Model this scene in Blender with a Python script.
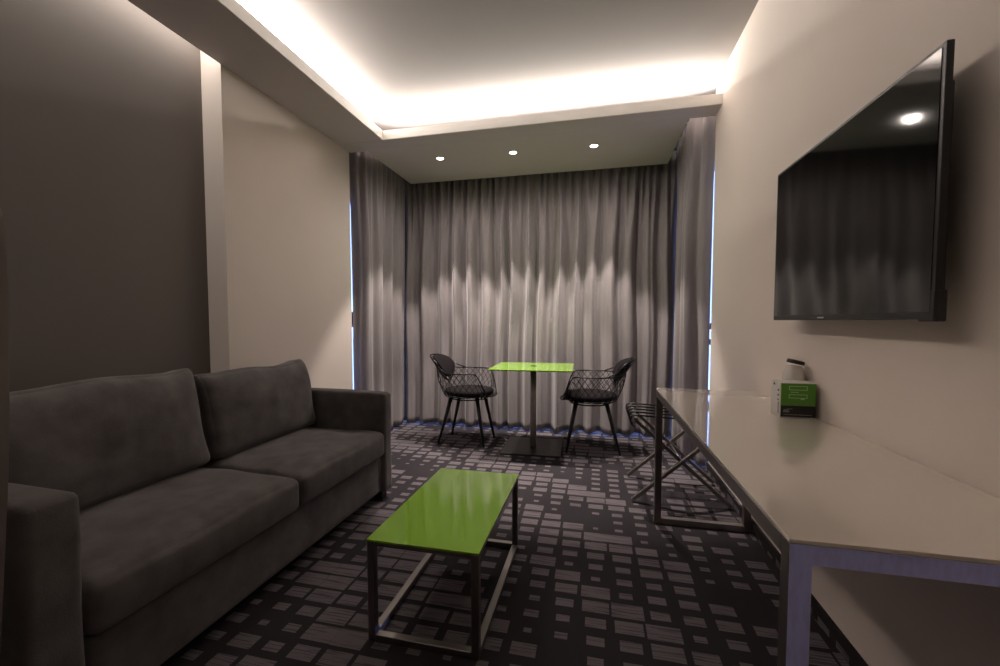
import bpy, bmesh, math, random
from mathutils import Vector, Matrix
rnd = random.Random(7)
PI = math.pi
S = bpy.context.scene
C = S.collection
for o in list(bpy.data.objects):
    bpy.data.objects.remove(o)

# ------------------------------------------------------------------ camera
FPX, YAW, PITCH, CY, CAMH = 417.6, 0.22574, 0.04651, 340.07, 1.12
cam = bpy.data.cameras.new('camera')
cam.sensor_fit = 'HORIZONTAL'
cam.sensor_width = 36.0
cam.lens = FPX / 1000 * 36.0
cam.shift_y = (CY - 333.0) / 1000.0
cam.clip_start = 0.02
co = bpy.data.objects.new('camera', cam)
C.objects.link(co)
co.location = (0, 0, CAMH)
co.rotation_euler = (PI / 2 - PITCH, 0, YAW)
S.camera = co

# ------------------------------------------------------------------ world, exposure
S.view_settings.view_transform = 'Standard'
S.view_settings.look = 'None'
S.view_settings.gamma = 1.0
S.view_settings.use_curve_mapping = False
S.view_settings.exposure = 0.72
w = bpy.data.worlds.new('daylight')
S.world = w
w.use_nodes = True
bg = w.node_tree.nodes['Background']
bg.inputs['Color'].default_value = (0.27, 0.42, 1.0, 1)
bg.inputs['Strength'].default_value = 2.6

# ------------------------------------------------------------------ room lamps
WARM = (1.0, 0.92, 0.84)


def area(name, loc, sx, sy, direction, power, color=WARM):
    l = bpy.data.lights.new(name, 'AREA')
    l.shape = 'RECTANGLE'
    l.size, l.size_y = sx, sy
    l.energy = power
    l.color = color
    o = bpy.data.objects.new(name, l)
    C.objects.link(o)
    o.location = loc
    z = -Vector(direction).normalized()
    y = Vector((0, 1, 0))
    y = (y - z * y.dot(z)).normalized()          # size_y runs along the room
    x = y.cross(z)
    o.rotation_euler = Matrix((x, y, z)).transposed().to_euler()
    return o


# LED strips lying in the ceiling coves (they sit behind the lips)
COVE = 1.0
area('cove_strip_left', (-1.87, 0.78, 2.735), 0.03, 4.8, (0.5, 0, 1), 58 * COVE)
area('cove_strip_back', (-0.45, 3.34, 2.72), 2.5, 0.03, (0, -0.5, 1), 30 * COVE)
area('cove_strip_panel', (-2.16, 0.2, 2.76), 0.03, 3.7, (-0.35, 0, -1), 10 * COVE)


# ------------------------------------------------------------------ material helpers
def mat(name, color=(0.5, 0.5, 0.5), rough=0.6, metal=0.0, spec=0.5, **kw):
    m = bpy.data.materials.new(name)
    m.use_nodes = True
    p = m.node_tree.nodes['Principled BSDF']
    p.inputs['Base Color'].default_value = (*color, 1)
    p.inputs['Roughness'].default_value = rough
    p.inputs['Metallic'].default_value = metal
    p.inputs['Specular IOR Level'].default_value = spec
    for k, v in kw.items():
        p.inputs[k].default_value = v
    return m


def noise_tint(m, scale=6.0, amount=0.15, bump=0.0, bscale=60.0, stretch=(1, 1, 1), rough_amt=0.0):
    """break up a plain colour with procedural noise, optionally a bump"""
    nt = m.node_tree
    p = nt.nodes['Principled BSDF']
    col = p.inputs['Base Color'].default_value[:]
    tc = nt.nodes.new('ShaderNodeTexCoord')
    mp = nt.nodes.new('ShaderNodeMapping')
    mp.inputs['Scale'].default_value = stretch
    nt.links.new(tc.outputs['Object'], mp.inputs['Vector'])
    n = nt.nodes.new('ShaderNodeTexNoise')
    n.inputs['Scale'].default_value = scale
    n.inputs['Detail'].default_value = 4
    nt.links.new(mp.outputs['Vector'], n.inputs['Vector'])
    r = nt.nodes.new('ShaderNodeMapRange')
    r.inputs['From Min'].default_value = 0.25
    r.inputs['From Max'].default_value = 0.75
    r.inputs['To Min'].default_value = 1 - amount
    r.inputs['To Max'].default_value = 1 + amount
    nt.links.new(n.outputs['Fac'], r.inputs['Value'])
    mx = nt.nodes.new('ShaderNodeVectorMath')
    mx.operation = 'SCALE'
    mx.inputs[0].default_value = col[:3]
    nt.links.new(r.outputs['Result'], mx.inputs['Scale'])
    nt.links.new(mx.outputs['Vector'], p.inputs['Base Color'])
    if rough_amt:
        r2 = nt.nodes.new('ShaderNodeMapRange')
        rr = p.inputs['Roughness'].default_value
        r2.inputs['To Min'].default_value = rr - rough_amt
        r2.inputs['To Max'].default_value = rr + rough_amt
        nt.links.new(n.outputs['Fac'], r2.inputs['Value'])
        nt.links.new(r2.outputs['Result'], p.inputs['Roughness'])
    if bump:
        b = nt.nodes.new('ShaderNodeTexNoise')
        b.inputs['Scale'].default_value = bscale
        b.inputs['Detail'].default_value = 3
        nt.links.new(mp.outputs['Vector'], b.inputs['Vector'])
        bn = nt.nodes.new('ShaderNodeBump')
        bn.inputs['Strength'].default_value = bump
        bn.inputs['Distance'].default_value = 0.01
        nt.links.new(b.outputs['Fac'], bn.inputs['Height'])
        nt.links.new(bn.outputs['Normal'], p.inputs['Normal'])
    return m


def emit(name, color, strength):
    m = bpy.data.materials.new(name)
    m.use_nodes = True
    nt = m.node_tree
    nt.nodes.clear()
    e = nt.nodes.new('ShaderNodeEmission')
    e.inputs['Color'].default_value = (*color, 1)
    e.inputs['Strength'].default_value = strength
    o = nt.nodes.new('ShaderNodeOutputMaterial')
    nt.links.new(e.outputs[0], o.inputs['Surface'])
    return m


def clear_glass(name, gloss=0.06, tint=(0.96, 0.98, 1.0)):
    m = bpy.data.materials.new(name)
    m.use_nodes = True
    nt = m.node_tree
    nt.nodes.clear()
    t = nt.nodes.new('ShaderNodeBsdfTransparent')
    t.inputs['Color'].default_value = (*tint, 1)
    g = nt.nodes.new('ShaderNodeBsdfGlossy')
    g.inputs['Roughness'].default_value = 0.02
    mx = nt.nodes.new('ShaderNodeMixShader')
    mx.inputs['Fac'].default_value = gloss
    nt.links.new(t.outputs[0], mx.inputs[1])
    nt.links.new(g.outputs[0], mx.inputs[2])
    o = nt.nodes.new('ShaderNodeOutputMaterial')
    nt.links.new(mx.outputs[0], o.inputs['Surface'])
    return m


def carpet_mat(name, ua, va):
    """carpet of loose rectangles of many sizes on a dark ground"""
    m = bpy.data.materials.new(name)
    m.use_nodes = True
    nt = m.node_tree
    L = nt.links.new
    p = nt.nodes['Principled BSDF']
    p.inputs['Roughness'].default_value = 0.95
    p.inputs['Specular IOR Level'].default_value = 0.1
    geo = nt.nodes.new('ShaderNodeNewGeometry')
    sep = nt.nodes.new('ShaderNodeSeparateXYZ')
    L(geo.outputs['Position'], sep.inputs[0])

    def M(op, a, b=None, c=None):
        n = nt.nodes.new('ShaderNodeMath')
        n.operation = op
        for i, v in enumerate((a, b, c)):
            if v is None:
                continue
            if isinstance(v, (int, float)):
                n.inputs[i].default_value = v
            else:
                L(v, n.inputs[i])
        return n.outputs[0]

    def XYZ(a, b, c=0.0):
        n = nt.nodes.new('ShaderNodeCombineXYZ')
        for i, v in enumerate((a, b, c)):
            if isinstance(v, (int, float)):
                n.inputs[i].default_value = v
            else:
                L(v, n.inputs[i])
        return n.outputs[0]

    def NOISE(vec, scale, detail=2.0):
        n = nt.nodes.new('ShaderNodeTexNoise')
        n.inputs['Scale'].default_value = scale
        n.inputs['Detail'].default_value = detail
        L(vec, n.inputs['Vector'])
        return n.outputs['Fac']

    def WHITE(vec):
        n = nt.nodes.new('ShaderNodeTexWhiteNoise')
        n.noise_dimensions = '3D'
        L(vec, n.inputs['Vector'])
        return n.outputs['Value']

    u = M('ADD', M('DIVIDE', sep.outputs[ua], 0.12), 0.42)
    v = M('ADD', M('DIVIDE', sep.outputs[va], 0.0905), 0.5)
    cu, cv = M('FLOOR', u), M('FLOOR', v)
    fu, fv = M('ABSOLUTE', M('SUBTRACT', M('FRACT', u), 0.5)), M('ABSOLUTE', M('SUBTRACT', M('FRACT', v), 0.5))
    cell = XYZ(cu, cv, 0.37)
    tileu, tilev = M('FLOOR', M('DIVIDE', cu, 4.0)), None
    shift = M('MULTIPLY', WHITE(XYZ(tileu, 3.3, 9.1)), 6.0)
    saw = M('FRACT', M('DIVIDE', M('ADD', M('ADD', cv, shift), M('MULTIPLY', cu, 0.8)), 5.6))
    low = M('MULTIPLY', M('SUBTRACT', NOISE(cell, 0.16, 1.0), 0.33), 2.9)
    rw = WHITE(cell)
    s = M('ADD', M('ADD', M('MULTIPLY', saw, 0.75), M('MULTIPLY', low, 0.75)), M('MULTIPLY', rw, 0.22))
    s = M('SUBTRACT', s, 0.35)
    hx = M('MINIMUM', M('MAXIMUM', M('ADD', M('MULTIPLY', s, 0.46), 0.08), 0.0), 0.56)
    hy = M('MINIMUM', M('MAXIMUM', M('ADD', M('MULTIPLY', s, 0.36), 0.09), 0.0), 0.44)
    inx = M('LESS_THAN', fu, hx)
    iny = M('LESS_THAN', fv, hy)
    big = M('GREATER_THAN', s, 0.06)
    mask = M('MULTIPLY', M('MULTIPLY', inx, iny), big)
    # fine woven streaks running along u
    st = NOISE(XYZ(M('MULTIPLY', sep.outputs[ua], 5.0), M('MULTIPLY', sep.outputs[va], 150.0), 0.0), 1.0, 2.0)
    dark = M('LESS_THAN', st, 0.43)
    mask2 = M('MULTIPLY', mask, M('SUBTRACT', 1.0, M('MULTIPLY', dark, 0.6)))
    wv = NOISE(XYZ(M('MULTIPLY', sep.outputs[ua], 260.0), M('MULTIPLY', sep.outputs[va], 320.0), 0.0), 1.0, 2.0)
    bl = NOISE(XYZ(sep.outputs[ua], sep.outputs[va], 0.0), 2.2, 3.0)
    mx = nt.nodes.new('ShaderNodeMix')
    mx.data_type = 'RGBA'
    L(mask2, mx.inputs['Factor'])
    mx.inputs[6].default_value = (0.033, 0.0285, 0.0325, 1)
    mx.inputs[7].default_value = (0.148, 0.128, 0.140, 1)
    sc = nt.nodes.new('ShaderNodeVectorMath')
    sc.operation = 'SCALE'
    L(mx.outputs[2], sc.inputs[0])
    L(M('ADD', M('ADD', M('MULTIPLY', wv, 0.7), M('MULTIPLY', bl, 0.4)), 0.45), sc.inputs['Scale'])
    L(sc.outputs[0], p.inputs['Base Color'])
    bp = nt.nodes.new('ShaderNodeBump')
    bp.inputs['Strength'].default_value = 0.35
    bp.inputs['Distance'].default_value = 0.004
    L(wv, bp.inputs['Height'])
    L(bp.outputs[0], p.inputs['Normal'])
    return m


def steel(name, color, rough, stretch):
    m = mat(name, color, rough, 1.0)
    noise_tint(m, 30, 0.12, 0.06, 200, stretch, 0.06)
    return m


M_ = {}
M_['wall'] = noise_tint(mat('beige_paint', (0.72, 0.637, 0.575), 0.75), 3, 0.02, 0.04, 180)
M_['darkwall'] = noise_tint(mat('taupe_paint', (0.135, 0.115, 0.102), 0.7), 3, 0.03, 0.04, 180)
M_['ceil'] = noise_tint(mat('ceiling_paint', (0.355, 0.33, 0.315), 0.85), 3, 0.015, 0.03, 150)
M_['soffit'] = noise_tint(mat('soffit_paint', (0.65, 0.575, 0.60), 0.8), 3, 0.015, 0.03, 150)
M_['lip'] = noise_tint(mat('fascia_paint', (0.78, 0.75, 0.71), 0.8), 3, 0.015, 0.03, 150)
M_['carpet'] = carpet_mat('carpet_floor', 0, 1)
M_['carpet_side'] = carpet_mat('carpet_skirting', 1, 2)
M_['frame'] = mat('window_frame_paint', (0.035, 0.04, 0.06), 0.45)
M_['glass'] = clear_glass('window_glass')
M_['curtain'] = noise_tint(mat('curtain_velvet', (0.235, 0.209, 0.215), 0.9, 0, 0.2, **{'Sheen Weight': 0.35, 'Sheen Roughness': 0.45}), 25, 0.10, 0.12, 220, (1, 1, 0.15))
M_['sofa'] = noise_tint(mat('sofa_suede', (0.106, 0.095, 0.093), 0.92, 0, 0.2, **{'Sheen Weight': 0.2, 'Sheen Roughness': 0.5}), 11, 0.36, 0.18, 200)
M_['piping'] = noise_tint(mat('sofa_piping', (0.15, 0.14, 0.13), 0.9), 30, 0.1)
M_['blackwood'] = noise_tint(mat('black_wood', (0.012, 0.011, 0.012), 0.4), 8, 0.2, 0.05, 90, (1, 1, 0.1))
M_['blackmetal'] = noise_tint(mat('black_metal', (0.02, 0.02, 0.022), 0.3, 0.6), 20, 0.1)
M_['pad'] = noise_tint(mat('chair_pad', (0.013, 0.0105, 0.012), 0.85, 0, 0.08), 20, 0.15, 0.15, 260)
M_['limetop'] = noise_tint(mat('lime_glass', (0.29, 0.56, 0.045), 0.035, 0, 0.55, **{'Coat Weight': 0.6, 'Coat Roughness': 0.02}), 2, 0.01)
M_['creamtop'] = noise_tint(mat('cream_glass', (0.68, 0.615, 0.54), 0.0, 0, 1.0, **{'Coat Weight': 0.8, 'Coat Roughness': 0.01}), 2, 0.01)
M_['steelV'] = steel('brushed_steel_upright', (0.30, 0.275, 0.255), 0.38, (8, 8, 0.3))
M_['steelX'] = steel('brushed_steel_cross', (0.30, 0.275, 0.255), 0.38, (0.3, 8, 8))
M_['steelY'] = steel('brushed_steel_long', (0.30, 0.275, 0.255), 0.38, (8, 0.3, 8))
M_['steelpole'] = noise_tint(mat('brushed_steel_pole', (0.42, 0.375, 0.32), 0.45, 0.5), 30, 0.12, 0.06, 200, (8, 8, 0.3), 0.06)
M_['baseplate'] = noise_tint(mat('dark_base_plate', (0.05, 0.047, 0.047), 0.4, 0.6), 20, 0.1)
M_['bluefilm'] = noise_tint(mat('blue_protective_film', (0.30, 0.38, 0.95), 0.3), 20, 0.08)  # strong blue of the small coffee table patch
M_['film'] = noise_tint(mat('film_covered_steel', (0.52, 0.54, 0.98), 0.38, 0.0), 30, 0.12, 0.05, 200, (4, 4, 1), 0.05)  # blue tint for the front faces of the near desk frame
M_['tv'] = noise_tint(mat('tv_plastic', (0.008, 0.008, 0.009), 0.35), 20, 0.1)
M_['screen'] = noise_tint(mat('tv_screen', (0.005, 0.005, 0.006), 0.06, 0, 0.55), 4, 0.02)
M_['silver'] = noise_tint(mat('silver_mark', (0.5, 0.5, 0.5), 0.4), 20, 0.05)
M_['white'] = noise_tint(mat('white_card', (0.60, 0.57, 0.53), 0.5), 10, 0.02)
M_['green'] = noise_tint(mat('green_card', (0.09, 0.29, 0.02), 0.45), 10, 0.04)
M_['black'] = noise_tint(mat('black_card', (0.018, 0.016, 0.015), 0.5), 10, 0.05)
M_['markgreen'] = noise_tint(mat('pale_green_ink', (0.42, 0.62, 0.30), 0.5), 10, 0.03)
M_['markgrey'] = noise_tint(mat('grey_ink', (0.33, 0.32, 0.30), 0.5), 10, 0.03)
M_['jug'] = noise_tint(mat('frosted_jug', (0.84, 0.80, 0.75), 0.25, 0, 0.5, **{'Transmission Weight': 0.2}), 10, 0.03)
M_['panel'] = noise_tint(mat('panel_lacquer', (0.20, 0.175, 0.16), 0.35), 6, 0.08)
M_['bulb'] = emit('downlight_lens', (1.0, 0.93, 0.82), 14)
M_['trimring'] = noise_tint(mat('downlight_ring', (0.7, 0.68, 0.65), 0.4), 10, 0.02)


# ------------------------------------------------------------------ mesh helpers
def merge(dst, src):
    me = bpy.data.meshes.new('tmp')
    src.to_mesh(me)
    src.free()
    dst.from_mesh(me)
    bpy.data.meshes.remove(me)


def box(bm, lo, hi, bev=0.0, seg=2, mtx=None):
    t = bmesh.new()
    bmesh.ops.create_cube(t, size=1.0)
    for v in t.verts:
        v.co = Vector([(lo[i] + hi[i]) / 2 + v.co[i] * (hi[i] - lo[i]) for i in range(3)])
    if bev:
        bmesh.ops.bevel(t, geom=t.edges[:] + t.verts[:], offset=bev, segments=seg, affect='EDGES', profile=0.5)
    if mtx:
        bmesh.ops.transform(t, matrix=mtx, verts=t.verts)
    merge(bm, t)
    return bm


def tube(bm, pts, r, n=8, closed=False, r_end=None):
    pts = [Vector(p) for p in pts]
    k = len(pts)
    t = bmesh.new()
    rings = []
    up = None
    for i, p in enumerate(pts):
        if closed:
            d = pts[(i + 1) % k] - pts[i - 1]
        else:
            d = pts[min(i + 1, k - 1)] - pts[max(i - 1, 0)]
        d.normalize()
        if up is None:
            up = d.orthogonal().normalized()
        a = (up - d * up.dot(d))
        if a.length < 1e-6:
            a = d.orthogonal()
        a.normalize()
        up = a
        b = d.cross(a)
        rr = r if r_end is None else r + (r_end - r) * i / (k - 1)
        rings.append([t.verts.new(p + a * rr * math.cos(2 * PI * j / n) + b * rr * math.sin(2 * PI * j / n)) for j in range(n)])
    m = k if closed else k - 1
    for i in range(m):
        A, B = rings[i], rings[(i + 1) % k]
        for j in range(n):
            t.faces.new((A[j], A[(j + 1) % n], B[(j + 1) % n], B[j]))
    if not closed:
        t.faces.new(rings[0][::-1])
        t.faces.new(rings[-1])
    bmesh.ops.recalc_face_normals(t, faces=t.faces)
    merge(bm, t)
    return bm


def bar(bm, a, b, w, h=None, up=(0, 0, 1), bev=0.002):
    """square bar from a to b"""
    a, b = Vector(a), Vector(b)
    h = h or w
    d = (b - a)
    Ln = d.length
    d.normalize()
    up = Vector(up)
    s = d.cross(up)
    if s.length < 1e-5:
        s = d.cross(Vector((1, 0, 0)))
    s.normalize()
    u = s.cross(d)
    mt = Matrix(((d.x, s.x, u.x, (a.x + b.x) / 2), (d.y, s.y, u.y, (a.y + b.y) / 2), (d.z, s.z, u.z, (a.z + b.z) / 2), (0, 0, 0, 1)))
    return box(bm, (-Ln / 2, -w / 2, -h / 2), (Ln / 2, w / 2, h / 2), bev, 1, mt)


def lathe(bm, prof, n=32, center=(0, 0, 0), cap=True):
    t = bmesh.new()
    c = Vector(center)
    rings = []
    for r, z in prof:
        rings.append([t.verts.new(c + Vector((r * math.cos(2 * PI * j / n), r * math.sin(2 * PI * j / n), z))) for j in range(n)])
    for A, B in zip(rings, rings[1:]):
        for j in range(n):
            t.faces.new((A[j], A[(j + 1) % n], B[(j + 1) % n], B[j]))
    if cap:
        t.faces.new(rings[0][::-1])
        t.faces.new(rings[-1])
    bmesh.ops.recalc_face_normals(t, faces=t.faces)
    merge(bm, t)
    return bm


def soft_box(bm, size, r, fn=None, n=22, mtx=None):
    """rounded box with a fine grid on each face; fn displaces (point, uvw)"""
    t = bmesh.new()
    bmesh.ops.create_cube(t, size=2.0)
    bmesh.ops.subdivide_edges(t, edges=t.edges[:], cuts=n, use_grid_fill=True)
    hs = [s / 2 for s in size]
    for v in t.verts:
        q = v.co.copy()
        # pull grid lines towards edges so the rounding is well sampled
        q = Vector([math.copysign(1 - (1 - abs(c)) ** 1.35, c) for c in q])
        p = Vector([q[i] * hs[i] for i in range(3)])
        inn = Vector([max(-(hs[i] - r), min(hs[i] - r, p[i])) for i in range(3)])
        d = p - inn
        if d.length > 1e-9:
            p = inn + d.normalized() * r
        if fn:
            p = fn(p, q)
        v.co = p
    bmesh.ops.recalc_face_normals(t, faces=t.faces)
    if mtx:
        bmesh.ops.transform(t, matrix=mtx, verts=t.verts)
    merge(bm, t)
    return bm


def obj(name, bm, m, parent=None, smooth=False, label=None, angle=None):
    if parent is not None:
        off = -parent.location
        bmesh.ops.translate(bm, vec=off, verts=bm.verts)
    me = bpy.data.meshes.new(name)
    bm.to_mesh(me)
    bm.free()
    me.materials.append(M_[m] if isinstance(m, str) else m)
    if smooth:
        for f in me.polygons:
            f.use_smooth = True
    o = bpy.data.objects.new(name, me)
    C.objects.link(o)
    if parent is not None:
        o.parent = parent
    if label:
        o['label'] = label
    return o


def sub(name, bm, m, part, root, smooth=False, label=None):
    """sub-part: child of a part whose own origin is the root's"""
    bmesh.ops.translate(bm, vec=-root.location, verts=bm.verts)
    o = obj(name, bm, m, None, smooth, label)
    o.parent = part
    return o


def tag(o, label, cat, group=None):
    o['label'] = label
    o['category'] = cat
    if group:
        o['group'] = group
    return o


def thing(name, label, cat, loc=(0, 0, 0), group=None):
    o = bpy.data.objects.new(name, None)
    o.empty_display_size = 0.1
    C.objects.link(o)
    o.location = loc
    return tag(o, label, cat, group)


def struct(name, bm, m, parent=None, smooth=False):
    o = obj(name, bm, m, parent, smooth)
    if parent is None:
        o['kind'] = 'structure'
    return o


def dup(root, loc, rotz, label):
    def rec(o, par):
        c = o.copy()
        C.objects.link(c)
        c.parent = par
        for ch in o.children:
            rec(ch, c)
        return c
    r = rec(root, None)
    r.location = loc
    r.rotation_euler = (0, 0, rotz)
    r['label'] = label
    return r


B = bmesh.new

# ------------------------------------------------------------------ setting
XL, XR, XD = -2.13, 0.827, -2.27         # beige left wall, right wall, dark recessed wall
YE, YW = 3.35, 4.52                      # where the side walls stop, window wall
ZS, ZL, ZC = 2.60, 2.667, 2.825          # soffit underside, lip top, main ceiling
YF = -1.7

struct('floor', box(B(), (-2.6, YF - 0.1, -0.08), (1.25, 4.75, 0)), 'carpet')
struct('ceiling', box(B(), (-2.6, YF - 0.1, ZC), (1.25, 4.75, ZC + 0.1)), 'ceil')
struct('wall_right', box(B(), (XR, YF - 0.1, 0), (XR + 0.06, YE, ZC)), 'wall')
struct('wall_left', box(B(), (XD - 0.06, 2.06, 0), (XL, YE, ZC)), 'wall')
struct('wall_left_recess', box(B(), (XD - 0.1, YF - 0.1, 0), (XD, 2.06, ZC)), 'darkwall')
struct('wall_front', box(B(), (XD - 0.1, YF - 0.1, 0), (XR + 0.06, YF, ZC)), 'darkwall')
# dropped soffits round the raised ceiling
struct('trim_1', box(B(), (XL, YF, ZS), (-1.725, 3.2, ZL), 0.002, 1), 'soffit')
bm = B()
box(bm, (XL, 3.2, ZS), (XR, YE + 0.02, ZL), 0.002, 1)
box(bm, (-1.97, YE + 0.02, ZS), (0.645, 4.27, ZL))
struct('trim_2', bm, 'soffit')
# pale fascia lips of the coves
bm = B()
box(bm, (-1.727, YF, ZS + 0.001), (-1.719, 3.194, ZL + 0.006))
box(bm, (-1.727, 3.192, ZS + 0.001), (XR, 3.2, ZL + 0.006))
struct('trim_3', bm, 'lip')
# back wall of the left light trough
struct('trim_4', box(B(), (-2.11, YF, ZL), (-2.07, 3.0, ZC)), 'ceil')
# carpet-faced skirting
struct('baseboard_right', box(B(), (XR - 0.012, YF, 0), (XR, YE, 0.062)), 'carpet_side')
struct('baseboard_left', box(B(), (XL, 2.06, 0), (XL + 0.012, YE, 0.062)), 'carpet_side')

# glazed bay: windows left, back, right
def window(n, plane, pos, a0, a1, sills, head, th=0.05):
    """plane 'x' (pane normal along x) or 'y'; sills = list of transom heights"""
    def bx(bm, u0, u1, z0, z1, t):
        if plane == 'x':
            box(bm, (pos - t / 2, u0, z0), (pos + t / 2, u1, z1), 0.004, 1)
        else:
            box(bm, (u0, pos - t / 2, z0), (u1, pos + t / 2, z1), 0.004, 1)
        return bm
    g = struct('window_%d' % n, bx(B(), a0, a1, 0.03, head, 0.008), 'glass')
    f = B()
    fw = 0.045
    bx(f, a0 - 0.02, a1 + 0.02, 0.0, 0.05, th)
    bx(f, a0 - 0.02, a1 + 0.02, head - 0.02, ZC, th)
    if plane == 'y':
        cols = [a0 + i * (a1 - a0) / 3 for i in range(4)]
    else:
        cols = [a1]
    for u in cols:
        bx(f, u - fw / 2, u + fw / 2, 0.0, ZC, th)
    for z0, z1 in sills:
        bx(f, a0 - 0.02, a1 + 0.02, z0, z1, th)
    fr = obj('window_frame', f, 'frame')
    fr.parent = g
    return g


window(1, 'x', -2.20, YE - 0.02, YW, [(1.06, 1.20)], 2.22)
window(2, 'y', YW, -2.2, 0.89, [(1.06, 1.20)], 2.30)
window(3, 'x', 0.895, YE - 0.02, YW, [(1.05, 1.10), (0.93, 0.97)], 2.34)

# ------------------------------------------------------------------ curtains
def wave_profile(length, wmin, wmax, seed, amin=0.5):
    r = random.Random(seed)
    xs, vs = [0.0], [r.uniform(-1, -0.6)]
    sgn = 1
    while xs[-1] < length:
        xs.append(xs[-1] + r.uniform(wmin, wmax) / 2)
        vs.append(sgn * r.uniform(amin, 1.0))
        sgn = -sgn

    def f(s):
        for i in range(len(xs) - 1):
            if xs[i] <= s <= xs[i + 1]:
                t = (s - xs[i]) / (xs[i + 1] - xs[i])
                t = (1 - math.cos(PI * t)) / 2
                return vs[i] + (vs[i + 1] - vs[i]) * t
        return vs[-1]
    return f


def path_fn(pts):
    pts = [Vector(p) for p in pts]
    ls = [(q - p).length for p, q in zip(pts, pts[1:])]
    tot = sum(ls)

    def at(u):
        d = u * tot
        for i, l in enumerate(ls):
            if d <= l or i == len(ls) - 1:
                return pts[i].lerp(pts[i + 1], d / l)
            d -= l

    def smooth(u):
        # rounded corners: average over a short stretch
        acc = Vector((0, 0))
        for k in range(-4, 5):
            acc += at(min(1, max(0, u + k * 0.008 / max(tot, 0.01))))
        return acc / 9
    return smooth, tot


def curtain(p_top, p_bot, seed, amp_top, amp_bot, ztop, label, wmin=0.06, wmax=0.15, taper=0.0):
    """p_top / p_bot: centre lines (plan polylines) at the heading and at the hem"""
    r = random.Random(seed + 50)
    ctop, L = path_fn(p_top)
    cbot, L2 = path_fn(p_bot)
    ft = wave_profile(L, wmin * 0.5, wmax * 0.5, seed)
    fb = wave_profile(L, wmin, wmax, seed + 1, 0.5)
    fc = wave_profile(L, wmin * 2, wmax * 2.5, seed + 2, 0.2)
    nu, nz = int(L / 0.006), 44
    t = bmesh.new()
    hem = wave_profile(L, 0.15, 0.5, seed + 3)
    front, back = [], []
    ph = [r.uniform(0, 6) for _ in range(3)]
    tops = [ctop(i / nu) for i in range(nu + 1)]
    bots = [cbot(i / nu) for i in range(nu + 1)]
    for j in range(nz + 1):
        k = j / nz
        fr, bk = [], []
        sm = min(1, max(0, (k - 0.02) / 0.32))
        sm = sm * sm * (3 - 2 * sm)
        cs = [tops[i].lerp(bots[i], k) for i in range(nu + 1)]
        for i in range(nu + 1):
            s = L * i / nu
            # folds drift a little sideways down the cloth
            sd = s + 0.018 * math.sin(2.2 * k * PI + ph[0] + s * 3.1) * (1 - abs(2 * k - 1)) + 0.012 * k * math.sin(s * 5 + ph[1])
            off = (1 - sm) * amp_top * ft(sd) + sm * amp_bot * (0.8 * fb(sd) + 0.35 * fc(sd) + 0.12 * ft(sd))
            if taper:
                e = min(s, L - s)
                off *= min(1, 0.3 + 0.7 * e / taper)
            d = (cs[min(i + 1, nu)] - cs[max(i - 1, 0)]).normalized()
            nrm = Vector((d.y, -d.x))
            q = cs[i] + nrm * off
            z = ztop + (0.019 + 0.008 * hem(s) - ztop) * k
            fr.append(t.verts.new((q.x, q.y, z)))
            q2 = q - nrm * 0.004
            bk.append(t.verts.new((q2.x, q2.y, z)))
        front.append(fr)
        back.append(bk)
    for j in range(nz):
        for i in range(nu):
            t.faces.new((front[j][i], front[j][i + 1], front[j + 1][i + 1], front[j + 1][i]))
            t.faces.new((back[j][i], back[j + 1][i], back[j + 1][i + 1], back[j][i + 1]))
        t.faces.new((front[j][0], front[j + 1][0], back[j + 1][0], back[j][0]))
        t.faces.new((front[j][nu], back[j][nu], back[j + 1][nu], front[j + 1][nu]))
    for i in range(nu):
        t.faces.new((front[0][i], back[0][i], back[0][i + 1], front[0][i + 1]))
        t.faces.new((front[nz][i], front[nz][i + 1], back[nz][i + 1], back[nz][i]))
    o = obj('curtain', t, 'curtain', None, True)
    return tag(o, label, 'curtain', 'grey curtains round the window bay')


curtain([(-2.14, 4.05), (-2.135, 4.345), (0.845, 4.345), (0.85, 4.05)], [(-2.14, 3.95), (-2.135, 4.19), (-1.9, 4.17), (0.6, 4.17), (0.845, 4.19), (0.85, 3.95)], 11, 0.045, 0.098, 2.74,
        'long grey pleated curtain across the back behind the lime dining table', 0.095, 0.235, 0.75)
curtain([(-2.155, 3.375), (-2.04, 3.47), (-2.04, 4.29)], [(-2.145, 3.385), (-2.03, 3.50), (-2.02, 4.13)], 23, 0.035, 0.055, 2.74,
        'grey side curtain on the left, hanging beyond the sofa arm', 0.12, 0.27, 0.2)
curtain([(0.735, 4.29), (0.735, 3.50), (0.84, 3.385)], [(0.70, 4.13), (0.71, 3.52), (0.835, 3.39)], 31, 0.04, 0.06, 2.74,
        'grey side curtain on the right, hanging behind the white desk', 0.13, 0.28, 0.2)

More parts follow.
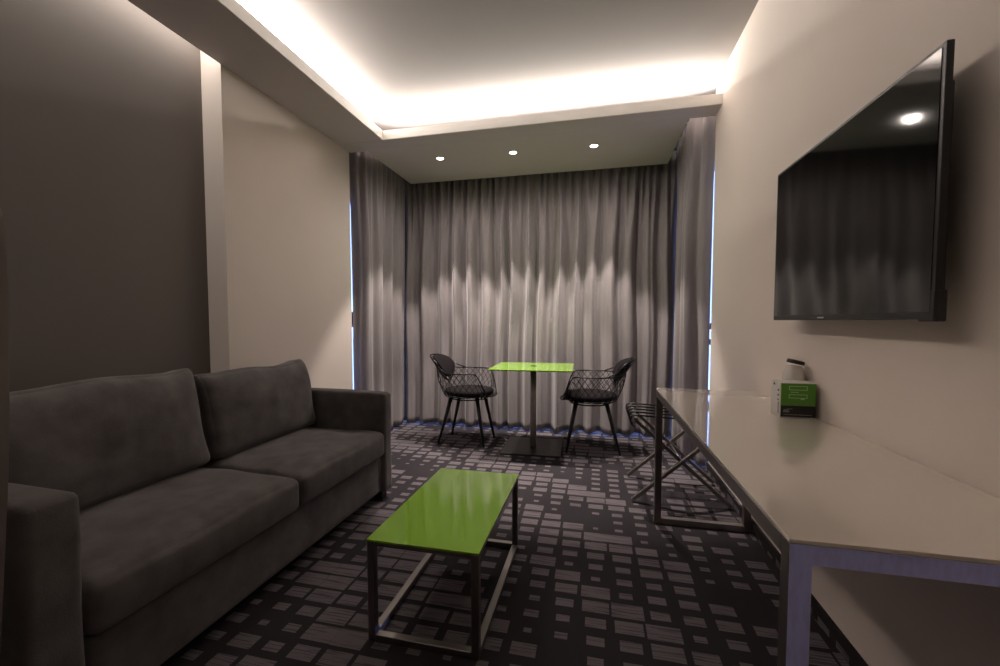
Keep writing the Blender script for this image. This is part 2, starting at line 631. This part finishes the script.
# ------------------------------------------------------------------ ceiling downlights
def make_downlight(loc):
    t = thing('downlight', '', 'ceiling light', loc, 'recessed downlights in the soffit')
    x, y, z = loc
    obj('trim_ring', lathe(B(), [(0.030, -0.001), (0.043, -0.001), (0.046, -0.004), (0.043, -0.007), (0.031, -0.006), (0.030, -0.001)], 32, loc, False), 'trimring', t, True)
    obj('lens', lathe(B(), [(0.0305, -0.0035), (0.0305, -0.001)], 32, loc), 'bulb', t)
    l = bpy.data.lights.new('downlight_beam', 'SPOT')
    l.energy = 84
    l.color = (1.0, 0.89, 0.80)
    l.spot_size = math.radians(68)
    l.spot_blend = 0.3
    l.shadow_soft_size = 0.03
    lo = bpy.data.objects.new('beam', l)
    C.objects.link(lo)
    lo.parent = t
    lo.location = (0, 0, -0.02)
    l2 = bpy.data.lights.new('downlight_spill', 'SPOT')
    l2.energy = 16
    l2.color = (1.0, 0.89, 0.80)
    l2.spot_size = math.radians(170)
    l2.spot_blend = 1.0
    l2.shadow_soft_size = 0.035
    lo2 = bpy.data.objects.new('spill', l2)
    C.objects.link(lo2)
    lo2.parent = t
    lo2.location = (0, 0, -0.015)
    return t


d0 = make_downlight((-1.40, 3.66, ZS))
d0['label'] = 'small round lit downlight in the dropped ceiling, leftmost of three'
dup(d0, (-0.727, 3.676, ZS), 0, 'small round lit downlight in the dropped ceiling, middle of three')
dup(d0, (-0.032, 3.69, ZS), 0, 'small round lit downlight in the dropped ceiling, rightmost of three')

# ------------------------------------------------------------------ sofa
sofa = thing('sofa', 'large dark grey suede two-seat sofa along the left wall', 'sofa', (-1.69, 1.53, 0))
SX = -1.26


def arm_bm(y0, y1, h):
    bm = B()
    cx, cy = (-2.11 + SX) / 2, (y0 + y1) / 2

    def fn(p, q):
        # slight padding of the top and the sides
        p.z += 0.006 * (1 - q.x ** 2) * max(0, q.z)
        p.y += 0.004 * math.sin(q.x * 5 + q.z * 3) * (1 - q.z ** 2)
        return p
    return soft_box(bm, (SX + 2.11, y1 - y0, h - 0.05), 0.022, fn, 18, Matrix.Translation((cx, cy, 0.05 + (h - 0.05) / 2)))


obj('armrest', arm_bm(0.655, 0.775, 0.692), 'sofa', sofa, True)
obj('armrest', arm_bm(2.318, 2.415, 0.672), 'sofa', sofa, True)
obj('base', soft_box(B(), (0.80, 1.55, 0.235), 0.018, None, 12, Matrix.Translation((-1.685, 1.546, 0.06 + 0.1175))), 'sofa', sofa, True)
obj('back_frame', soft_box(B(), (0.13, 1.76, 0.66), 0.03, None, 14, Matrix.Translation((-2.055, 1.535, 0.05 + 0.33))), 'sofa', sofa, True)
bm = B()
tube(bm, [(-1.281, 2.293, 0.075), (-1.281, 2.293, 0.285)], 0.004, 8)
obj('piping', bm, 'piping', sofa, True, 'thin pale seam beside the far armrest')
for fx in (-1.32, -2.04):
    for fy in (0.72, 2.36):
        obj('foot', box(B(), (fx - 0.03, fy - 0.03, 0), (fx + 0.03, fy + 0.03, 0.055), 0.004), 'blackwood', sofa, False, 'dark block foot')


def seat_bm(y0, y1, seed):
    r = random.Random(seed)
    ph = [r.uniform(0, 6) for _ in range(6)]

    def fn(p, q):
        top = max(0, q.z)
        p.z += (0.030 - 0.008 * q.x) * (1 - q.x ** 6) * (1 - q.y ** 4) * top
        p.z -= 0.010 * (1 - q.x ** 2) * (1 - q.y ** 2) * max(0, -q.z)
        # bulging front edge, soft dents and small wrinkles
        if q.x > 0:
            p.x += 0.012 * (1 - q.z ** 2) * q.x * (1 - q.y ** 6)
        p.z += top * 0.004 * (math.sin(q.x * 4 + ph[0]) * math.sin(q.y * 5 + ph[1]) + 0.5 * math.sin(q.x * 9 + q.y * 6 + ph[2]))
        g = math.exp(-((q.x - 0.72) / 0.16) ** 2 - ((q.y - 0.05) / 0.35) ** 2)
        p.z += top * 0.0035 * g * math.sin((q.y + q.x * 0.4) * 46)
        return p
    return soft_box(B(), (0.72, y1 - y0, 0.148), 0.030, fn, 40, Matrix.Translation((SX - 0.36 + 0.005, (y0 + y1) / 2, 0.29 + 0.0725)))


obj('seat_cushion', seat_bm(0.779, 1.564, 3), 'sofa', sofa, True)
obj('seat_cushion', seat_bm(1.568, 2.316, 4), 'sofa', sofa, True)


def back_bm(y0, y1, zt, seed):
    r = random.Random(seed)
    ph = [r.uniform(0, 6) for _ in range(6)]
    hgt = zt - 0.45

    def fn(p, q):
        # pillow: thick in the middle, thinner at the top, pointed corners
        puff = (1 - q.y ** 4) * (1 - q.z ** 4)
        p.x += (0.030 if q.x > 0 else 0.012) * puff * q.x
        p.x *= 1 - 0.32 * max(0, q.z) ** 3 - 0.10 * abs(q.y) ** 6
        ear = abs(q.y) ** 5 * max(0, q.z) ** 2
        p.z += 0.016 * ear - 0.010 * (1 - (abs(q.y) - 0.35) ** 2) * max(0, q.z) * 0.6
        p.z += 0.007 * math.sin(q.y * 4.4 + ph[0]) * max(0, q.z)
        p.y -= 0.014 * (1 - q.z ** 2) * q.y
        p.x += (0.005 * math.sin(q.y * 5 + q.z * 2 + ph[1]) + 0.003 * math.sin(q.y * 9 - q.z * 5 + ph[2])) * max(0, q.x)
        return p
    mt = Matrix.Translation((-1.83, (y0 + y1) / 2, 0.45 + hgt / 2)) @ Matrix.Rotation(math.radians(-9), 4, 'Y')
    return soft_box(B(), (0.19, y1 - y0, hgt), 0.042, fn, 34, mt)


obj('back_cushion', back_bm(0.785, 1.562, 0.90, 8), 'sofa', sofa, True)
obj('back_cushion', back_bm(1.570, 2.312, 0.866, 9), 'sofa', sofa, True)

# ------------------------------------------------------------------ lime coffee table
ct = thing('coffee_table', 'low lime green glass coffee table with open steel frame before the sofa', 'coffee table', (-0.565, 1.63, 0))
x0, x1, y0, y1, zt = -0.768, -0.362, 1.272, 1.99, 0.365
obj('tabletop', box(B(), (x0, y0, zt - 0.008), (x1, y1, zt), 0.0015, 2), 'limetop', ct)
q = 0.026
for lx in (x0 + q / 2 + 0.002, x1 - q / 2 - 0.002):
    for ly in (y0 + q / 2 + 0.002, y1 - q / 2 - 0.002):
        obj('leg', box(B(), (lx - q / 2, ly - q / 2, 0), (lx + q / 2, ly + q / 2, zt - 0.0085), 0.0015, 1), 'steelV', ct)
    o = obj('side_rail', box(B(), (lx - q / 2, y0 + q + 0.003, 0), (lx + q / 2, y1 - q - 0.003, q), 0.0015, 1), 'steelY', ct)
    obj('top_rail', box(B(), (lx - q / 2 + 0.002, y0 + q + 0.003, zt - 0.024), (lx + q / 2 - 0.002, y1 - q - 0.003, zt - 0.009), 0.0015, 1), 'steelY', ct)
for ly in (y0 + q / 2 + 0.002, y1 - q / 2 - 0.002):
    obj('end_rail', box(B(), (x0 + q + 0.003, ly - q / 2, 0), (x1 - q - 0.003, ly + q / 2, q), 0.0015, 1), 'steelX', ct)
    obj('top_rail', box(B(), (x0 + q + 0.003, ly - q / 2 + 0.002, zt - 0.024), (x1 - q - 0.003, ly + q / 2 - 0.002, zt - 0.009), 0.0015, 1), 'steelX', ct)
fs = box(B(), (x0 + q + 0.0022, y0 + q + 0.004, 0.003), (x0 + q + 0.0034, y0 + q + 0.075, q - 0.002))  # small blue patch on the inner left rail and near leg
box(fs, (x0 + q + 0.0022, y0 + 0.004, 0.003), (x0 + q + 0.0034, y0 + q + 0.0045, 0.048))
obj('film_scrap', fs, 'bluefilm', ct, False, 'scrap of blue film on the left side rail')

# ------------------------------------------------------------------ dining table
dt = thing('dining_table', 'square lime green glass pedestal table between the two wire chairs', 'table', (-0.53, 3.62, 0))
RZ = Matrix.Translation((-0.53, 3.62, 0)) @ Matrix.Rotation(math.radians(2), 4, 'Z')
zt = 0.722
tt = obj('tabletop', box(B(), (-0.345, -0.30, zt - 0.012), (0.345, 0.30, zt), 0.003, 2, RZ), 'limetop', dt)
sub('cap', lathe(B(), [(0.03, zt), (0.03, zt + 0.0015), (0.024, zt + 0.003)], 24, (-0.53, 3.62, 0)), 'blackmetal', tt, dt, False, 'dark round cap over the pole')
obj('top_plate', box(B(), (-0.17, -0.17, zt - 0.02), (0.17, 0.17, zt - 0.0125), 0.002, 1, RZ), 'blackmetal', dt)
obj('pole', lathe(B(), [(0.027, 0.015), (0.027, zt - 0.0205)], 28, (-0.53, 3.62, 0)), 'steelpole', dt, True)
obj('base_plate', box(B(), (-0.25, -0.25, 0), (0.25, 0.25, 0.0145), 0.003, 2, RZ), 'baseplate', dt)

# ------------------------------------------------------------------ wire chairs
def make_chair():
    t = thing('wire_chair', '', 'chair', (0, 0, 0), 'wire basket chairs at the dining table')
    zs = 0.43
    # seat pad
    prof = [(0.06, 0), (0.17, 0.0), (0.212, 0.010), (0.228, 0.034), (0.218, 0.055), (0.17, 0.066), (0.09, 0.070), (0.012, 0.0705)]
    bm = lathe(B(), [(r, z + zs + 0.006) for r, z in prof], 40)
    for v in bm.verts:
        v.co.y *= 0.97
    obj('seat_pad', bm, 'pad', t, True)

    # basket surface: phi = 180 deg at the back
    def H(phi):
        a = abs((phi + PI) % (2 * PI) - PI)          # 0 at front, PI at back
        k = min(1, max(0, (a - 0.42) / 0.62))
        k = k * k * (3 - 2 * k)
        b = max(0, (a - 2.1) / (PI - 2.1))
        return 0.215 * k + 0.07 * b * b

    def P(phi, s):
        a = abs((phi + PI) % (2 * PI) - PI)
        r = 0.218 + 0.050 * math.sin(min(1, s * 1.05) * PI * 0.6) + 0.03 * s * (a / PI) ** 3
        x = r * math.cos(phi) - 0.01
        y = r * math.sin(phi) * 1.02
        return Vector((x, y, zs + 0.012 + H(phi) * s))
    bm = B()
    N = 30
    for i in range(N):
        f0 = 2 * PI * i / N
        for sg in (1, -1):
            pts = [P(f0 + sg * 0.62 * s, s) for s in [k / 8 for k in range(9)]]
            tube(bm, pts, 0.0024, 5)
    obj('wire_basket', bm, 'blackmetal', t, True)
    bm = B()
    tube(bm, [P(2 * PI * k / 64, 1.0) for k in range(64)], 0.0055, 8, True)
    obj('arm_rim', bm, 'blackmetal', t, True)
    bm = B()
    tube(bm, [P(2 * PI * k / 48, 0.0) for k in range(48)], 0.0055, 8, True)
    tube(bm, [(0.17 * math.cos(2 * PI * k / 40), 0.17 * math.sin(2 * PI * k / 40), zs - 0.018) for k in range(40)], 0.006, 8, True)
    for a in (0.6, 2.2, -0.6, -2.2):
        tube(bm, [(0.17 * math.cos(a), 0.17 * math.sin(a), zs - 0.018), (0.21 * math.cos(a), 0.21 * math.sin(a), zs + 0.010)], 0.005, 6)
    obj('seat_ring', bm, 'blackmetal', t, True)
    # oval back: ring, lattice and pad leaning backwards
    lean = math.radians(36)
    ctr = Vector((-0.28, 0, 0.692))
    ex, ez = Vector((0, 1, 0)), Vector((-math.sin(lean), 0, math.cos(lean)))
    en = Vector((math.cos(lean), 0, math.sin(lean)))

    def ov(a, b, th, d=0.0):
        return ctr + ex * a * math.cos(th) + ez * b * math.sin(th) + en * (d + 0.085 * (a * math.cos(th)) ** 2 / 0.04)
    bm = B()
    tube(bm, [ov(0.175, 0.145, 2 * PI * k / 48, -0.015) for k in range(48)], 0.0065, 8, True)
    for k in range(-3, 4):
        for sg in (1, -1):
            pts = []
            for i in range(9):
                s = -1 + i / 4
                yy = k * 0.042 + sg * s * 0.05
                hh = 0.145 * math.sqrt(max(0, 1 - min(1, (yy / 0.175) ** 2)))
                pts.append(ctr + ex * yy + ez * hh * s * 0.98 + en * (-0.022 + 0.085 * yy * yy / 0.04))
            if min(abs(p.y) for p in pts) < 0.2:
                tube(bm, pts, 0.0024, 5)
    # struts from the basket up to the ring
    for yy in (-0.13, -0.05, 0.05, 0.13):
        phi = PI - math.asin(yy / 0.33)
        tube(bm, [P(phi, 0.9), ctr + ex * yy + ez * (-0.145 * math.sqrt(1 - (yy / 0.175) ** 2)) + en * (-0.015 + 0.085 * yy * yy / 0.04)], 0.0045, 6)
    for sg in (1, -1):
        phi = PI - sg * 1.12
        tube(bm, [P(phi, 1.0), P(phi + sg * 0.25, 1.12), ov(0.175, 0.145, PI / 2 - sg * PI / 2 - sg * 0.1, -0.015)], 0.0055, 7)
    obj('back_ring', bm, 'blackmetal', t, True)
    bm = B()
    tb = bmesh.new()
    rings = []
    nr, na = 9, 36
    for side in (1, -1):
        for k in range(nr):
            q_ = k / (nr - 1) if side == 1 else 1 - k / (nr - 1)
            if side == -1 and k == 0:
                continue
            rr = math.sin(q_ * PI / 2) * 0.98 + 0.02
            dd = 0.024 * math.cos(q_ * PI / 2) * side
            rings.append([tb.verts.new(ov(0.158 * rr, 0.126 * rr, 2 * PI * j / na, 0.008 + dd)) for j in range(na)])
    for A_, B_ in zip(rings, rings[1:]):
        for j in range(na):
            tb.faces.new((A_[j], A_[(j + 1) % na], B_[(j + 1) % na], B_[j]))
    tb.faces.new(rings[0])
    tb.faces.new(rings[-1])
    bmesh.ops.recalc_face_normals(tb, faces=tb.faces)
    obj('back_pad', tb, 'pad', t, True)
    for lx, ly, tx, ty in ((0.195, 0.155, 0.115, 0.105), (0.195, -0.155, 0.115, -0.105), (-0.245, 0.155, -0.135, 0.105), (-0.245, -0.155, -0.135, -0.105)):
        obj('leg', tube(B(), [(lx, ly, 0.0), (lx + (tx - lx) * 0.5, ly + (ty - ly) * 0.5, 0.21), (tx, ty, 0.425)], 0.0105, 12, False, 0.0185), 'blackwood', t, True)
    return t


ch = make_chair()
ch.location = (-1.14, 3.69, 0)
ch.rotation_euler = (0, 0, math.radians(-4))
ch['label'] = 'black wire basket chair with dark pads, left of the lime dining table'
dup(ch, (-0.045, 3.70, 0), math.radians(182), 'black wire basket chair with dark pads, right of the lime dining table')

# ------------------------------------------------------------------ luggage rack
lr = thing('luggage_rack', 'folding metal luggage rack with crossed legs beyond the far desk end', 'luggage rack', (0.52, 2.87, 0))
for i, yy in enumerate((2.66, 3.08)):
    yo = 0.014 if i == 0 else -0.014
    obj('leg', bar(B(), (0.232, yy, 0.013), (0.775, yy, 0.507), 0.022, 0.022), 'steelV', lr)
    obj('leg', bar(B(), (0.795, yy + yo * 1.6, 0.013), (0.245, yy + yo * 1.6, 0.507), 0.022, 0.022), 'steelV', lr)
obj('pivot_rod', tube(B(), [(0.515, 2.652, 0.262), (0.515, 3.09, 0.262)], 0.007, 10), 'steelY', lr, True)
for xx, ya, yb in ((0.775, 2.645, 3.095), (0.245, 2.645, 3.095)):
    obj('top_rail', bar(B(), (xx, ya, 0.519), (xx, yb, 0.519), 0.022, 0.022), 'steelY', lr)
for k in range(5):
    yy = 2.68 + k * 0.095
    pts = [(0.238, yy, 0.462), (0.222, yy, 0.480), (0.214, yy, 0.505), (0.220, yy, 0.528), (0.240, yy, 0.538)]
    for i in range(1, 8):
        s = i / 8
        pts.append((0.240 + 0.54 * s, yy, 0.538 - 0.010 * math.sin(PI * s)))
    pts += [(0.780, yy, 0.538), (0.798, yy, 0.528), (0.803, yy, 0.505)]
    obj('cross_wire', tube(B(), pts, 0.0055, 8), 'blackmetal', lr, True)

# ------------------------------------------------------------------ desk
dk = thing('desk', 'long cream glass-topped desk with steel frame along the right wall', 'desk', (0.57, 1.6, 0))
dx0, dx1, dy0, dy1, zd, w_ = 0.3245, 0.8235, 0.786, 2.425, 0.75, 0.034
obj('desktop', box(B(), (dx0, dy0, zd - 0.008), (dx1, dy1, zd), 0.0015, 2), 'creamtop', dk)
z1 = zd - 0.0085


def mitred_frame(yc, near):
    """closed rectangular end frame: two legs, top rail, foot rail"""
    xa, xb = dx0 + 0.001, 0.806
    ya, yb = yc - w_ / 2, yc + w_ / 2

    def quad(pts, name, m):
        t = bmesh.new()
        a = [t.verts.new((p[0], ya, p[1])) for p in pts]
        b = [t.verts.new((p[0], yb, p[1])) for p in pts]
        n = len(pts)
        t.faces.new(a)
        t.faces.new(b[::-1])
        for i in range(n):
            t.faces.new((a[i], b[i], b[(i + 1) % n], a[(i + 1) % n]))
        bmesh.ops.recalc_face_normals(t, faces=t.faces)
        bmesh.ops.bevel(t, geom=t.edges[:], offset=0.0012, segments=1, affect='EDGES')
        o = obj(name, t, m, dk)
        if near:  # thin bluish sheet laid over each front face of the near end
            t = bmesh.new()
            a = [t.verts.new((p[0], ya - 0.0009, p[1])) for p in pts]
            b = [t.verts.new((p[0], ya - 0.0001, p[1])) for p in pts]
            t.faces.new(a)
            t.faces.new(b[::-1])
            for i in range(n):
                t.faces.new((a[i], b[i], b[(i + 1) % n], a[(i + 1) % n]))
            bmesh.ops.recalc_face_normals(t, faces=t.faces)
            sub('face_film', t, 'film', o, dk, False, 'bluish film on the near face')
    g = 0.0
    quad([(xa, 0), (xa, z1), (xa + w_, z1 - w_), (xa + w_, w_)], 'leg', 'steelV')
    quad([(xb, 0), (xb, z1), (xb - w_, z1 - w_), (xb - w_, w_)], 'leg', 'steelV')
    quad([(xa, z1), (xb, z1), (xb - w_, z1 - w_), (xa + w_, z1 - w_)], 'end_rail', 'steelX')
    quad([(xa, 0), (xb, 0), (xb - w_, w_), (xa + w_, w_)], 'foot_rail', 'steelX')


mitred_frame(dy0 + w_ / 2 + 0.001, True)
mitred_frame(dy1 - w_ / 2 - 0.001, False)
for xa in (dx0 + 0.001, 0.806 - w_):
    obj('long_rail', box(B(), (xa, dy0 + w_ + 0.001, z1 - w_), (xa + w_, dy1 - w_ - 0.001, z1), 0.0012, 1), 'steelY', dk)

# ------------------------------------------------------------------ box and jug on the desk
bx_ = thing('leaflet_box', 'white box with green and black front standing on the desk', 'box', (0.75, 1.83, zd))
bx0, bx1, by0, by1, bz0, bz1 = 0.690, 0.811, 1.787, 1.872, zd, zd + 0.133
obj('carton', box(B(), (bx0, by0, bz0), (bx1, by1, bz1), 0.002, 2), 'white', bx_)
fp = obj('front_panel', box(B(), (bx0 + 0.003, by0 - 0.0012, bz0 + 0.047), (bx1 - 0.001, by0 - 0.0001, bz1 - 0.002)), 'green', bx_, False, 'green upper front')
bp_ = obj('front_band', box(B(), (bx0 + 0.003, by0 - 0.0012, bz0 + 0.003), (bx1 - 0.001, by0 - 0.0001, bz0 + 0.0465)), 'black', bx_, False, 'black lower front')
# outlined emblem: two stacked frames, the lower with a tail
bm = B()
ye = by0 - 0.0022


def line(x_0, z_0, x_1, z_1, t_=0.0024):
    box(bm, (min(x_0, x_1) - t_ / 2, ye, min(z_0, z_1) - t_ / 2), (max(x_0, x_1) + t_ / 2, ye + 0.0008, max(z_0, z_1) + t_ / 2))


ex0, ex1 = bx0 + 0.030, bx0 + 0.090
for za, zb in ((0.121, 0.107), (0.089, 0.076)):
    line(ex0, bz0 + za, ex1, bz0 + za)
    line(ex0, bz0 + zb, ex1, bz0 + zb)
    line(ex0, bz0 + za, ex0, bz0 + zb)
    line(ex1, bz0 + za, ex1, bz0 + zb)
line(ex0 + 0.006, bz0 + 0.098, ex0 + 0.030, bz0 + 0.098)
line(ex0 + 0.040, bz0 + 0.076, ex0 + 0.044, bz0 + 0.071)
line(ex0 + 0.044, bz0 + 0.071, ex0 + 0.050, bz0 + 0.076)
sub('emblem', bm, 'markgreen', fp, bx_, False, 'pale outlined emblem')
bm = B()
for a, b, zz, tt_ in ((0.014, 0.028, 0.030, 0.003), (0.014, 0.029, 0.024, 0.006), (0.026, 0.042, 0.034, 0.002), (0.014, 0.106, 0.012, 0.002)):
    line(bx0 + a, bz0 + zz, bx0 + b, bz0 + zz, tt_)
sub('small_print', bm, 'markgrey', bp_, bx_, False, 'tiny grey print')
for yy, zz, s_ in ((1.802, 0.103, 0.007), (1.803, 0.084, 0.007), (1.803, 0.066, 0.006), (1.842, 0.122, 0.008)):
    obj('side_mark', box(B(), (bx0 - 0.0012, yy - s_ * 0.7, bz0 + zz - s_ / 2), (bx0 - 0.0001, yy + s_ * 0.7, bz0 + zz + s_ / 2)), 'black', bx_, False, 'small dark mark')
obj('side_stripe', box(B(), (bx0 - 0.0012, 1.7985, bz0 + 0.012), (bx0 - 0.0001, 1.802, bz0 + 0.058)), 'black', bx_, False, 'thin dark stripe')

jx, jy = 0.785, 1.913
jg = thing('water_jug', 'pale round jug with black lid behind the green box', 'jug', (jx, jy, zd))
obj('body', lathe(B(), [(0.032, 0), (0.037, 0.004), (0.039, 0.03), (0.039, 0.13), (0.037, 0.155), (0.031, 0.172), (0.026, 0.181), (0.026, 0.187)], 32, (jx, jy, zd)), 'jug', jg, True)
bm = lathe(B(), [(0.029, 0.0), (0.031, 0.002), (0.031, 0.012), (0.027, 0.016)], 28)
bmesh.ops.transform(bm, matrix=Matrix.Translation((jx + 0.004, jy, zd + 0.195)) @ Matrix.Rotation(math.radians(14), 4, 'Y'), verts=bm.verts)
obj('lid', bm, 'black', jg, True, 'tilted black lid')

# ------------------------------------------------------------------ television
tv = thing('television', 'black flat-screen television on the right wall above the desk', 'television', (0.76, 1.57, 1.42))
ty0, ty1, tz0, tz1 = 1.137, 2.012, 1.122, 1.734
obj('bezel', box(B(), (0.742, ty0, tz0), (0.757, ty1, tz1), 0.002, 2), 'tv', tv)
obj('screen', box(B(), (0.7405, ty0 + 0.012, tz0 + 0.018), (0.7425, ty1 - 0.012, tz1 - 0.010)), 'screen', tv)
obj('back_housing', box(B(), (0.7575, ty0 + 0.012, tz0 + 0.004), (0.770, ty1 - 0.25, tz1 - 0.08), 0.005, 2), 'tv', tv)
obj('corner_unit', box(B(), (0.741, ty0 - 0.002, tz0 - 0.004), (0.766, ty0 + 0.05, tz0 + 0.068), 0.003, 1), 'tv', tv)
obj('wall_mount', box(B(), (0.7705, 1.42, 1.30), (XR, 1.75, 1.58), 0.004, 1), 'tv', tv)
obj('front_badge', box(B(), (0.7404, 1.606, tz0 + 0.006), (0.7418, 1.645, tz0 + 0.011)), 'silver', tv, False, 'small silver maker mark')

# ------------------------------------------------------------------ panel edge at the far left
bm = bmesh.new()
pr = [(-1.55, 0.0), (-1.175, 0.0), (-1.135, 0.26), (-1.096, 0.52), (-1.07, 0.70), (-1.051, 0.84), (-1.038, 0.98), (-1.029, 1.12), (-1.026, 1.22)]
for i in range(1, 7):
    a = PI / 2 * i / 6
    pr.append((-1.027 - 0.05 * (1 - math.cos(a)), 1.29 + 0.06 * math.sin(a)))
pr.append((-1.55, 1.35))
A_ = [bm.verts.new((p[0], 0.50, p[1])) for p in pr]
B_ = [bm.verts.new((p[0], 0.535, p[1])) for p in pr]
bm.faces.new(A_)
bm.faces.new(B_[::-1])
for i in range(len(pr)):
    bm.faces.new((A_[i], B_[i], B_[(i + 1) % len(pr)], A_[(i + 1) % len(pr)]))
bmesh.ops.recalc_face_normals(bm, faces=bm.faces)
tag(obj('screen_panel', bm, 'panel'), 'dark brown upright panel edge before the near sofa arm', 'panel')
